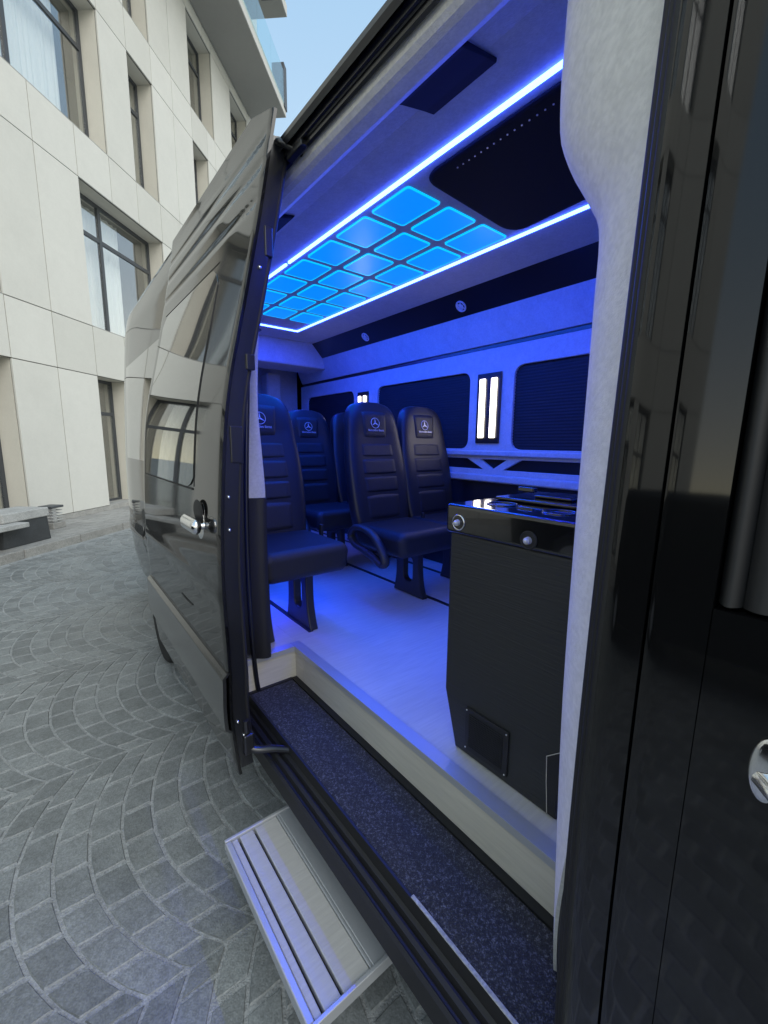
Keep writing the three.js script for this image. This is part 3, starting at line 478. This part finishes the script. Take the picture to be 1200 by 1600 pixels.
{
  const wall = poly([[-4.6, 1.385], [0.3, 1.385], [0.3, 2.282], [-4.6, 2.282]]);
  const wins = [[-1.685, -0.62], [-3.13, -2.05], [-4.45, -3.51]];
  for (const [a, c] of wins) wall.holes.push(roundRect(a, 1.615, c, 2.15, 0.075, THREE.Path));
  for (const p of [[[-1.93, 1.545], [-1.71, 1.545], [-1.82, 1.478]], [[-1.60, 1.548], [-0.4, 1.548], [-0.4, 1.475], [-1.735, 1.475]], [[-2.05, 1.548], [-2.6, 1.548], [-2.6, 1.475], [-1.90, 1.475]]]) wall.holes.push(poly(p, THREE.Path));
  const w = obj('side_wall', exX(wall, 2.40, 2.425, 0.004), M.lining, van);
  obj('rail', [bx(2.375, 2.3995, 1.568, 1.605, -4.5, 0.25, 0.01), bx(2.37, 2.3995, 1.39, 1.44, -4.5, 0.25, 0.012)], M.lining, w);
  obj('wall_backing', bx(2.427, 2.45, 1.0, 2.3, -4.6, 0.3), M.blackTrim, van);
  obj('lower_wall', bx(2.40, 2.4265, 0.70, 1.384, -4.6, 0.3), M.blackTrim, van);
  for (const [a, c] of wins) { // pleated blind
    const n = 30, g = sheet((u, v) => [2.419 + 0.0035 * (Math.abs(((v * n) % 1) - 0.5) * 4 - 1), 1.60 + 0.56 * v, a - 0.02 + (c - a + 0.04) * u], 1, n * 2, [0.004, 0, 0]);
    obj('pleated_blind', g, M.blind, w);
  }
  for (const [z0, z1] of [[-1.985, -1.765], [-3.44, -3.25]]) { // lamps between the windows
    const l = obj('wall_lamp', bx(2.388, 2.3995, 1.655, 2.125, z0 + 0.01, z1 - 0.01, 0.006), M.blackTrim, w);
    const k = (z1 - z0) / 0.22;
    for (const c of [z0 + 0.062 * k, z1 - 0.062 * k]) { obj('lamp_tube', bx(2.376, 2.387, 1.692, 2.088, c - 0.024 * k, c + 0.024 * k, 0.008), M.lampWhite, w); area(0.045 * k, 0.39, 2.372, 1.89, c, [-1, 0, 0], rgb(1, 0.9, 0.72), 3.2); }
  }
}
// back of the cabin
{
  const s = poly([[0.68, 0.7], [2.40, 0.7], [2.40, 2.66], [0.68, 2.66]]); s.holes.push(roundRect(0.80, 1.62, 1.42, 2.16, 0.06, THREE.Path));
  const bw = obj('rear_wall', exZ(s, -4.74, -4.70), M.lining, van);
  obj('rear_window', bx(0.75, 1.47, 1.57, 2.21, -4.78, -4.745), std([0.25, 0.11, 0.05], 0.5), bw).userData.label = 'amber tinted rear window';
  obj('rear_beam', exZ([[0.70, 2.40], [2.395, 2.40], [2.395, 2.66], [0.70, 2.66]], -4.35, -3.96, 0.02), M.lining, van);
  obj('cabin_pillar', bx(1.95, 2.12, 1.2, 2.40, -4.69, -4.52, 0.03), M.lining, van);
  obj('bulkhead', bx(0.84, 2.42, 0.62, 2.66, 0.301, 0.34), M.lining, van);
}
obj('sill_lamp', bx(0.72, 0.98, 1.01, 1.02, -2.2, -2.17, 0.002), M.led, van); area(0.24, 0.03, 0.85, 1.004, -2.185, [0, -1, 0.1], BLUE, 60);

// the slid-back door
{
  const dX0 = smoothTable([[0.38, 0.455], [0.45, 0.437], [0.63, 0.418], [0.74, 0.413], [0.855, 0.418], [1.0, 0.413], [1.21, 0.409], [1.425, 0.42], [1.75, 0.448], [1.905, 0.478], [2.065, 0.518], [2.3, 0.57], [2.41, 0.595], [2.53, 0.617], [2.6, 0.63], [2.67, 0.646], [2.745, 0.665]]);
  const dX = (y) => { const r = Math.min(0.16, Math.max(0.03, (y - 0.62) * 0.5)); let s = 0; for (let i = -4; i <= 4; i++) s += dX0(y + r * i / 4) * (5 - Math.abs(i)) / 25; return s; };
  const Z0 = -1.38, Z1 = -2.76, top = (z) => 2.67 + 0.075 * Math.min(1, (Z0 - z) / 0.2);
  const gs = (y, c, w) => Math.exp(-(((y - c) / w) ** 2)), rib = (y) => 0.0045 * gs(y, 2.405, 0.01) + 0.005 * gs(y, 2.52, 0.012) + 0.004 * gs(y, 2.61, 0.01) - 0.006 * gs(y, 1.13, 0.03);
  const wl = (y, z) => { // shallow step round the window and grooves in the panel
    const inW = z < -1.70 && z > -2.64 && y > 1.475 && y < 2.30; return inW ? 0.004 : 0; };
  const d = obj('sliding_door', sheet((u, v) => { const z = Z0 + (Z1 - Z0) * u, y = 0.455 + (top(z) - 0.455) * v; const e = Math.pow(Math.max(0, 1 - u * 60), 2) + Math.pow(Math.max(0, 1 - (1 - u) * 40), 2); return [dX(y) + 0.004 * e + rib(y) * 0.75 * Math.min(1, u / 0.03), y, z]; }, 90, 170, [0.01, 0, 0]), M.paint, van);
  d.userData.label = 'sliding side door, open against the rear flank';
  const win = obj('door_window', sheet((u, v) => { const z = -1.69 - 0.95 * u, yt = 2.30 - 0.07 * Math.pow(Math.max(0, 1 - u * 6), 3) - 0.05 * Math.pow(Math.max(0, u * 6 - 5), 3), yb = 1.475 + 0.04 * Math.pow(Math.max(0, 1 - u * 8), 3), y = yb + (yt - yb) * v; return [dX(y) - 0.004, y, z]; }, 24, 24, [0.003, 0, 0]), M.carGlass, d);
  const gap = (a, b, n = 24) => Array.from({ length: n + 1 }, (_, i) => { const t = i / n, y = a[0] + (b[0] - a[0]) * t; return [dX(y) - 0.0005, y, a[1] + (b[1] - a[1]) * t]; });
  obj('window_seal', [tube(gap([1.47, -1.70], [1.47, -2.64]), 0.004, 30, 5), tube(gap([1.48, -1.688], [2.22, -1.688]), 0.0018, 30, 5), tube(gap([2.31, -1.72], [2.31, -2.62]), 0.0016, 30, 5)], M.rubber, d);
  obj('side_moulding', sheet((u, v) => { const z = Z0 + 0.002 + (Z1 - Z0) * u, y = 0.635 + 0.225 * v; return [dX(y) - 0.003 - 0.015 * Math.min(1, Math.min(v, 1 - v) * 14), y, z]; }, 20, 28, [0.012, 0, 0]), M.sideStrip, d);
  obj('scuff_mark', tube([[dX(0.985) - 0.001, 0.985, -1.78], [dX(0.98) - 0.0015, 0.98, -1.86], [dX(0.982) - 0.001, 0.982, -1.96]], 0.0028, 10, 5), M.rubber, d);
  // inner frame seen at the leading edge
  obj('inner_panel', sheet((u, v) => { const z = Z0 - 0.012 + (Z1 - Z0 + 0.03) * u, y = 0.47 + 2.13 * v; return [dX(y) + 0.0185, y, z]; }, 8, 50, [0.045, 0, 0]), M.jamb, d);
  obj('weather_strip', tube(Array.from({ length: 30 }, (_, i) => { const y = 0.5 + 2.05 * i / 29; return [dX(y) + 0.072, y, Z0 - 0.03]; }), 0.010, 60, 8), M.rubber, d);
  obj('door_lining', sheet((u, v) => { const z = Z0 - 0.06 + (Z1 - Z0 + 0.1) * u, y = 0.75 + 1.6 * v; return [dX(y) + 0.064, y, z]; }, 4, 30, [0.012, 0, 0]), M.lining, d);
  const lx = (y) => dX(y) + 0.062;
  obj('latch', [bx(lx(1.62) - 0.03, lx(1.62) + 0.012, 1.58, 1.70, Z0 - 0.03, Z0 - 0.008, 0.004), bx(lx(1.9) - 0.01, lx(1.9) + 0.02, 1.88, 1.93, Z0 - 0.04, Z0 - 0.006, 0.004), bx(lx(2.28) - 0.02, lx(2.28) + 0.008, 2.24, 2.33, Z0 - 0.03, Z0 - 0.008, 0.004)], M.blackTrim, d);
  for (const [y, k] of [[1.36, 0.035], [1.47, 0.03], [2.2, 0.04], [0.66, 0.03], [0.6, 0.045]]) obj('bolt', new THREE.SphereGeometry(0.006, 10, 8).translate(dX(y) + k, y, Z0 - 0.01), M.chrome, d);
  // top and bottom runner arms
  obj('runner_arm', [tube([[dX(2.6) + 0.03, 2.585, Z0 - 0.01], [0.665, 2.575, Z0 + 0.01], [0.69, 2.56, Z0 + 0.03], [0.715, 2.545, Z0 + 0.05]], 0.011, 16, 8), bx(0.685, 0.71, 2.535, 2.555, Z0, Z0 + 0.10, 0.005)], M.blackTrim, d);
  obj('runner_arm', [tube([[dX(0.55) + 0.04, 0.56, Z0 - 0.03], [0.50, 0.53, Z0], [0.555, 0.525, Z0 + 0.03], [0.61, 0.53, Z0 + 0.09]], 0.014, 20, 8), bx(0.46, 0.50, 0.52, 0.60, Z0 - 0.04, Z0 + 0.005, 0.008), new THREE.CylinderGeometry(0.012, 0.012, 0.05, 12).translate(0.475, 0.63, Z0 - 0.01)], M.blackTrim, d);
  // chrome handle with its recess
  const hy = 1.365, hz = -1.60, hx = dX(hy);
  const rec = new THREE.SphereGeometry(1, 28, 16); rec.scale(0.006, 0.07, 0.05); rec.translate(hx - 0.001, hy - 0.005, hz);
  const cup = new THREE.SphereGeometry(1, 24, 14); cup.scale(0.006, 0.042, 0.06); cup.translate(hx - 0.006, hy + 0.035, hz);
  const bar = new THREE.CapsuleGeometry(0.025, 0.13, 6, 14); bar.rotateX(Math.PI / 2); bar.scale(0.8, 1.15, 1); bar.translate(hx - 0.032, hy - 0.012, hz - 0.01);
  const h = obj('handle', [bar, tube([[hx, hy - 0.012, hz - 0.06], [hx - 0.028, hy - 0.012, hz - 0.055]], 0.013, 4, 8), tube([[hx, hy - 0.012, hz + 0.05], [hx - 0.028, hy - 0.012, hz + 0.045]], 0.013, 4, 8), rec], M.chrome, d);
  obj('handle_recess', cup, M.rubber, h);
}

// fold-out step
{
  const st = obj('side_step', [bx(0.352, 0.372, 0.262, 0.302, -1.29, -0.71, 0.004), bx(0.352, 0.63, 0.27, 0.306, -1.302, -1.2905, 0.003), bx(0.352, 0.63, 0.27, 0.306, -0.7095, -0.698, 0.003), bx(0.545, 0.62, 0.27, 0.3, -1.29, -0.71, 0.003)], M.alu, van);
  for (const [a, c] of [[0.373, 0.392], [0.400, 0.447], [0.455, 0.535]]) obj('step_board', bx(a, c, 0.275, 0.297, -1.29, -0.71, 0.003), M.stepBoard, st);
  obj('step_base', bx(0.373, 0.544, 0.262, 0.273, -1.289, -0.711), M.rubber, st);
  obj('step_joint', bx(0.536, 0.5445, 0.275, 0.3, -1.289, -0.711, 0.002), M.alu, st);
  for (const z of [-1.2, -0.8]) obj('step_bracket', bx(0.60, 0.74, 0.235, 0.269, z - 0.03, z + 0.03, 0.004), M.blackTrim, st);
}

// ---------------------------------------------------------------- refreshment cabinet behind the pillar
{
  const X0 = 0.93, X1 = 1.36, c = worldThing('cool_box_cabinet', 'black grained cool box cabinet with glossy top beside the door opening', 'cabinet', [1.145, 0.70, -0.645]);
  const s = new THREE.Shape(); s.moveTo(-0.796, 0.702); s.lineTo(-0.455, 0.702); s.lineTo(-0.448, 0.83); s.lineTo(-0.45, 1.388); s.lineTo(-0.846, 1.388); s.lineTo(-0.846, 0.88); s.closePath();
  obj('carcass', exX(s, X0, X1, 0.006), M.boxVinyl, c);
  const tp = obj('top', [bx(X0 - 0.012, X1, 1.389, 1.476, -0.858, -0.44, 0.012)], M.gloss, c);
  obj('cup_holder', [[1.03, -0.74], [1.03, -0.56]].map(([x, z]) => new THREE.TorusGeometry(0.042, 0.003, 8, 32).rotateX(Math.PI / 2).translate(x, 1.4765, z)), M.gloss, tp);
  obj('lid', [bx(1.10, 1.34, 1.4765, 1.488, -0.82, -0.48, 0.006), bx(1.16, 1.28, 1.4885, 1.498, -0.72, -0.60, 0.005)], M.gloss, tp);
  obj('lid_handle', bx(1.19, 1.215, 1.4985, 1.515, -0.80, -0.74, 0.005), M.gloss, tp);
  for (const [z, y, ring] of [[-0.805, 1.425, M.chrome], [-0.575, 1.415, M.rubber]]) {
    const k = obj('socket', [new THREE.TorusGeometry(0.021, 0.003, 8, 32).rotateY(Math.PI / 2).translate(X0 - 0.0135, y, z), new THREE.CylinderGeometry(0.02, 0.02, 0.003, 24).rotateZ(Math.PI / 2).translate(X0 - 0.0125, y, z)], ring === M.chrome ? ring : M.plastic, c);
    obj('pin', [new THREE.CylinderGeometry(0.0085, 0.01, 0.012, 16).rotateZ(Math.PI / 2).translate(X0 - 0.019, y, z), new THREE.SphereGeometry(0.007, 12, 8).translate(X0 - 0.025, y, z)], M.silver, k);
    if (ring === M.chrome) obj('socket_face', new THREE.CylinderGeometry(0.0185, 0.0185, 0.004, 24).rotateZ(Math.PI / 2).translate(X0 - 0.0148, y, z), M.gloss, k);
  }
  const v = obj('vent_panel', exX(roundRect(-0.755, 0.725, -0.60, 0.865, 0.006), X0 - 0.007, X0 - 0.0005, 0.002), M.plastic, c);
  const slots = []; for (let i = 0; i < 16; i++) slots.push(bx(X0 - 0.009, X0 - 0.0072, 0.742 + i * 0.0068, 0.7455 + i * 0.0068, -0.738, -0.617));
  obj('louvres', slots, M.rubber, v);
  obj('screws', [[-0.748, 0.733], [-0.607, 0.733], [-0.748, 0.857], [-0.607, 0.857]].map(([z, y]) => new THREE.SphereGeometry(0.0025, 8, 6).translate(X0 - 0.0075, y, z)), M.silver, v);
  obj('corner_patch', exX(poly([[-0.478, 0.71], [-0.458, 0.71], [-0.452, 0.90], [-0.49, 0.865]]), X0 - 0.003, X0 + 0.0, 0), M.plastic, c);
  obj('worn_edge', [[[0.90, -0.452], [0.866, -0.489]], [[0.866, -0.489], [0.80, -0.485]], [[0.80, -0.485], [0.71, -0.477]]].map(([a, b]) => tube([[X0 - 0.0033, a[0], a[1]], [X0 - 0.0033, b[0], b[1]]], 0.0011, 2, 5)), M.sillBoard, c);
}

// ---------------------------------------------------------------- seats
const font = await new FontLoader().loadAsync('fonts/droid/droid_serif_regular.typeface.json');
const seatParts = (() => {
  const hw = smoothTable([[0, 0.205], [0.12, 0.222], [0.3, 0.228], [0.45, 0.222], [0.56, 0.208], [0.64, 0.2], [0.7, 0.188], [0.745, 0.165], [0.77, 0.13], [0.785, 0.07]]);
  const dp = smoothTable([[0, 0.075], [0.3, 0.07], [0.5, 0.06], [0.7, 0.052], [0.785, 0.03]]);
  const lean = (v) => -0.20 - 0.17 * v - 0.03 * v * v;
  const Y0 = 0.42, NV = 44, NT = 44, pts = [], ix = [];
  for (let i = 0; i <= NV; i++) { const t = i / NV, v = 0.785 * (1 - Math.pow(1 - t, 1.35)); for (let j = 0; j <= NT; j++) {
    const a = j / NT * Math.PI * 2, cs = Math.cos(a), sn = Math.sin(a), sg = (q, e) => Math.sign(q) * Math.pow(Math.abs(q), e), x = hw(v) * sg(cs, 0.55), k = 1 - (x / hw(v)) ** 2;
    const front = sn > 0 ? -0.032 * k * Math.min(1, (0.785 - v) / 0.2) : 0;
    pts.push(V3(x, Y0 + v, lean(v) + dp(v) * sg(sn, 0.7) + front)); } }
  for (let i = 0; i < NV; i++) for (let j = 0; j < NT; j++) { const a = i * (NT + 1) + j, b = a + 1, c = a + NT + 1, d = c + 1; ix.push(a, c, b, b, c, d); }
  const cap = pts.length; pts.push(V3(0, Y0 + 0.787, lean(0.785))); for (let j = 0; j < NT; j++) ix.push(NV * (NT + 1) + j, cap, NV * (NT + 1) + j + 1);
  const back = new THREE.BufferGeometry().setFromPoints(pts); back.setIndex(ix); back.computeVertexNormals();
  // puffed inserts: bottom v, top v, half width at each
  const pad = (v0, v1, w0, w1, puff) => sheet((u, t) => { const v = v0 + (v1 - v0) * t, w = w0 + (w1 - w0) * t, x = (u * 2 - 1) * w, e = Math.pow(Math.max(0, (1 - Math.pow(u * 2 - 1, 10)) * (1 - Math.pow(t * 2 - 1, 10))), 0.4), k = 1 - (x / hw(v)) ** 2; return [x, Y0 + v, lean(v) + dp(v) * Math.pow(Math.max(0, k), 0.3) - 0.032 * k * Math.min(1, (0.785 - v) / 0.2) - 0.006 + puff * e]; }, 14, 10, [0, 0, -0.012]);
  const inserts = [pad(0.05, 0.216, 0.140, 0.146, 0.013), pad(0.220, 0.326, 0.146, 0.147, 0.013), pad(0.330, 0.436, 0.147, 0.143, 0.013), pad(0.440, 0.53, 0.143, 0.135, 0.011)];
  const head = pad(0.555, 0.735, 0.092, 0.108, 0.014);
  const headZ = (v) => lean(v) + dp(v) - 0.032 * Math.min(1, (0.785 - v) / 0.2) + 0.0085;
  // cushion: rounded slab, a little crowned
  const cu = new RoundedBoxGeometry(0.45, 0.14, 0.46, 6, 0.045); { const p = cu.attributes.position; for (let i = 0; i < p.count; i++) { const x = p.getX(i), y = p.getY(i), z = p.getZ(i); if (y > 0.03) p.setY(i, y + 0.014 * (1 - (x / 0.225) ** 2) - 0.01 * (1 - (x / 0.225) ** 2) * (z < 0 ? 1 : 0)); if (y < 0) p.setX(i, x * 0.96); } cu.computeVertexNormals(); } cu.translate(0, 0.395, 0.025);
  const leg = (x) => { const s = new THREE.Shape(); s.moveTo(-0.15, 0.004); s.lineTo(0.125, 0.004); s.quadraticCurveTo(0.07, 0.12, 0.085, 0.325); s.lineTo(-0.15, 0.325); s.quadraticCurveTo(-0.10, 0.16, -0.15, 0.004);
    s.holes.push(roundRect(-0.055, 0.09, 0.03, 0.25, 0.04, THREE.Path)); return exX(s, x - 0.022, x + 0.022, 0.006); };
  const shell = sheet((u, t) => { const v = 0.02 + 0.74 * t, w = hw(v) * 0.96, x = (u * 2 - 1) * w; return [x, Y0 + v, lean(v) - dp(v) * Math.pow(1 - Math.pow(Math.abs(u * 2 - 1), 3), 0.5) - 0.004]; }, 16, 20, [0, 0, 0.008]);
  const R = 0.032, v = 0.655, star = [];
  star.push(new THREE.TorusGeometry(R, 0.0017, 6, 40));
  for (let k = 0; k < 3; k++) { const a = Math.PI / 2 + k * Math.PI * 2 / 3, s = poly([[0, R], [0.0042, 0.0024], [-0.0042, 0.0024]]); star.push(new THREE.ExtrudeGeometry(s, { depth: 0.0015, bevelEnabled: false }).rotateZ(a - Math.PI / 2)); }
  const tx = new TextGeometry('Mercedes-Benz', { font, size: 0.0125, depth: 0.0012, curveSegments: 3, bevelEnabled: false }); tx.computeBoundingBox(); tx.translate(-(tx.boundingBox.max.x) / 2, -0.052, 0);
  const tilt = (g) => { g.rotateX(-0.19); g.translate(0, Y0 + v, headZ(v) + 0.0015); return g; };
  const loop = (sx) => { const P = [[0.41, -0.19], [0.47, -0.15], [0.485, -0.05], [0.455, 0.06], [0.38, 0.145], [0.30, 0.19], [0.275, 0.165], [0.30, 0.09], [0.335, -0.03], [0.36, -0.14]].map(([y, z]) => [sx, y, z]); return tube(P.map(([x, y, z]) => [x, 0.37 + (y - 0.38) * 0.85, z * 0.88 - 0.01]), 0.02, 60, 10, true).translate(-sx, 0, 0).scale(1.3, 1, 1).translate(sx, 0, 0); };
  return { back, inserts, head, cu, leg, shell, star: merge(star.map(tilt)), text: tilt(tx), loop };
})();
function seat(x, z, arm, label) {
  const s = new THREE.Group(); s.name = 'passenger_seat'; s.userData.label = label; s.position.set(x - 1.5, 0.7, z + 1.5); van.add(s);
  obj('backrest', seatParts.back, M.leather, s);
  for (const g of seatParts.inserts) obj('back_insert', g, M.leather, s);
  obj('headrest_pad', seatParts.head, M.leather, s);
  obj('emblem', seatParts.star, M.silver, s); obj('lettering', seatParts.text, M.silver, s);
  obj('back_shell', seatParts.shell, M.plastic, s);
  obj('cushion', seatParts.cu, M.leather, s);
  for (const k of arm || x > 2 ? [0.085] : [-0.15, 0.085]) obj('leg', seatParts.leg(k), M.moulding, s);
  obj('seat_frame', bx(-0.19, 0.19, 0.3205, 0.335, -0.17, 0.15, 0.004), M.moulding, s);
  if (arm) obj('armrest', seatParts.loop(arm * 0.255), M.moulding, s);
  obj('belt_buckle', bx(0.245, 0.262, 0.42, 0.50, -0.10, -0.075, 0.004), M.rubber, s);
  return s;
}
seat(0.905, -1.93, 0, 'black leather seat nearest the open sliding door, above a blue glow');
seat(1.655, -1.90, -1, 'front aisle seat with looped armrest left of the far window seat');
seat(2.09, -1.90, 0, 'front seat against the far wall next to the pleated window blind');
seat(1.655, -2.78, -1, 'second-row aisle seat glimpsed between the nearer two seats');
seat(2.09, -2.78, 0, 'second-row seat by the far wall, mostly hidden by the front seats');
seat(0.905, -2.78, 0, 'second-row seat hidden behind the seat nearest the sliding door');
seat(1.25, -3.85, 0, 'back-row seat below the rear window, left of the rear pillar');

// ---------------------------------------------------------------- what the glossy flank mirrors: planting to the left of the camera
function tree(x, z, h, r, label) {
  const t = thing('broadleaf_tree', label, 'tree', [x, 0, z], 0, 'trees across the forecourt');
  const tr = [tube([[0, 0, 0], [0.05, h * 0.3, 0.04], [-0.04, h * 0.6, 0.06], [0, h * 0.85, 0]], 0.09 + h * 0.008, 16, 8)];
  for (let i = 0; i < 6; i++) { const a = rr(0, 6.28), y = h * rr(0.4, 0.65); tr.push(tube([[0, y, 0], [Math.cos(a) * r * 0.4, y + h * 0.12, Math.sin(a) * r * 0.4], [Math.cos(a) * r * 0.75, y + h * 0.2, Math.sin(a) * r * 0.75]], 0.035, 8, 5)); }
  obj('trunk', tr, M.bark, t);
  const n = 2600, P = new Float32Array(n * 9), c = V3(), a = V3(), b = V3(), cl = Array.from({ length: 14 }, () => [rr(-0.6, 0.6) * r, h * rr(0.5, 0.92), rr(-0.6, 0.6) * r, rr(0.3, 0.5) * r]);
  for (let i = 0; i < n; i++) { const q = cl[i % 14]; c.set(rr(-1, 1), rr(-1, 1), rr(-1, 1)).normalize().multiplyScalar(q[3] * Math.cbrt(rnd())).add(V3(q[0], q[1], q[2])); a.set(rr(-1, 1), rr(-1, 1), rr(-1, 1)).normalize().multiplyScalar(0.12); b.set(rr(-1, 1), rr(-1, 1), rr(-1, 1)).normalize().multiplyScalar(0.12); P.set([c.x, c.y, c.z, c.x + a.x, c.y + a.y, c.z + a.z, c.x + b.x, c.y + b.y, c.z + b.z], i * 9); }
  const g = new THREE.BufferGeometry(); g.setAttribute('position', new THREE.BufferAttribute(P, 3)); g.computeVertexNormals(); obj('crown', g, M.leaf, t);
}
tree(-24, 6, 5.2, 2.2, 'round green tree at the left end of the building'); tree(-27, 9.5, 4.4, 2.0, 'low green tree beyond the left end of the building'); tree(-29, 2.5, 5.6, 2.4, 'taller green tree furthest from the van');
{
  const hd = thing('clipped_hedge', 'dark clipped hedge along the far side of the forecourt', 'hedge', [-22, 0, 6], 0.2);
  const n = 9000, P = new Float32Array(n * 9); for (let i = 0; i < n; i++) { const c = [rr(-0.6, 0.6), rr(0.05, 1.5), rr(-9, 12)]; for (let k = 0; k < 3; k++) for (let q = 0; q < 3; q++) P[i * 9 + k * 3 + q] = c[q] + rr(-0.1, 0.1); }
  const g = new THREE.BufferGeometry(); g.setAttribute('position', new THREE.BufferAttribute(P, 3)); g.computeVertexNormals(); obj('foliage', g, M.leaf, hd);
  obj('stem', [-6, -2, 2, 6, 9].map((z) => new THREE.CylinderGeometry(0.03, 0.05, 1.1, 6).translate(0, 0.55, z)), M.bark, hd);
}

{
  const car = thing('parked_car', 'dark estate car parked to the left of the van', 'car', [-3.5, 0, -0.9], 0.06);
  const prof = new THREE.Shape(); [[-2.2, 0.35], [-2.25, 0.75], [-2.12, 1.05], [-1.85, 1.52], [-1.5, 1.62], [0.1, 1.64], [0.5, 1.58], [1.15, 1.08], [2.0, 0.98], [2.2, 0.8], [2.22, 0.38], [1.75, 0.32]].forEach((p, i) => i ? prof.lineTo(...p) : prof.moveTo(...p));
  prof.absarc(1.4, 0.33, 0.36, 0, Math.PI, false); prof.lineTo(-0.98, 0.3); prof.absarc(-1.34, 0.33, 0.36, 0, Math.PI, false); prof.closePath();
  obj('body', exX(prof, -0.88, 0.88, 0.07), M.paint, car);
  for (const sx of [-1, 1]) {
    for (const p of [[[-1.7, 1.1], [-1.55, 1.48], [-0.75, 1.52], [-0.75, 1.1]], [[-0.68, 1.1], [-0.68, 1.52], [0.15, 1.52], [0.45, 1.42], [0.85, 1.1]]]) obj('side_window', exX(poly(p), sx > 0 ? 0.875 : -0.889, sx > 0 ? 0.889 : -0.875), M.carGlass, car);
    for (const z of [1.4, -1.34]) { const w = obj('wheel', new THREE.TorusGeometry(0.25, 0.085, 12, 32).rotateY(Math.PI / 2).translate(sx * 0.8, 0.336, z), M.tyre, car); obj('rim', new THREE.CylinderGeometry(0.19, 0.19, 0.08, 24).rotateZ(Math.PI / 2).translate(sx * 0.82, 0.336, z), M.silver, w); }
    obj('headlight', bx(sx * 0.68 - 0.12, sx * 0.68 + 0.12, 0.72, 0.88, 2.16, 2.215, 0.02), M.silver, car);
  }
}

renderer.render(scene, camera);
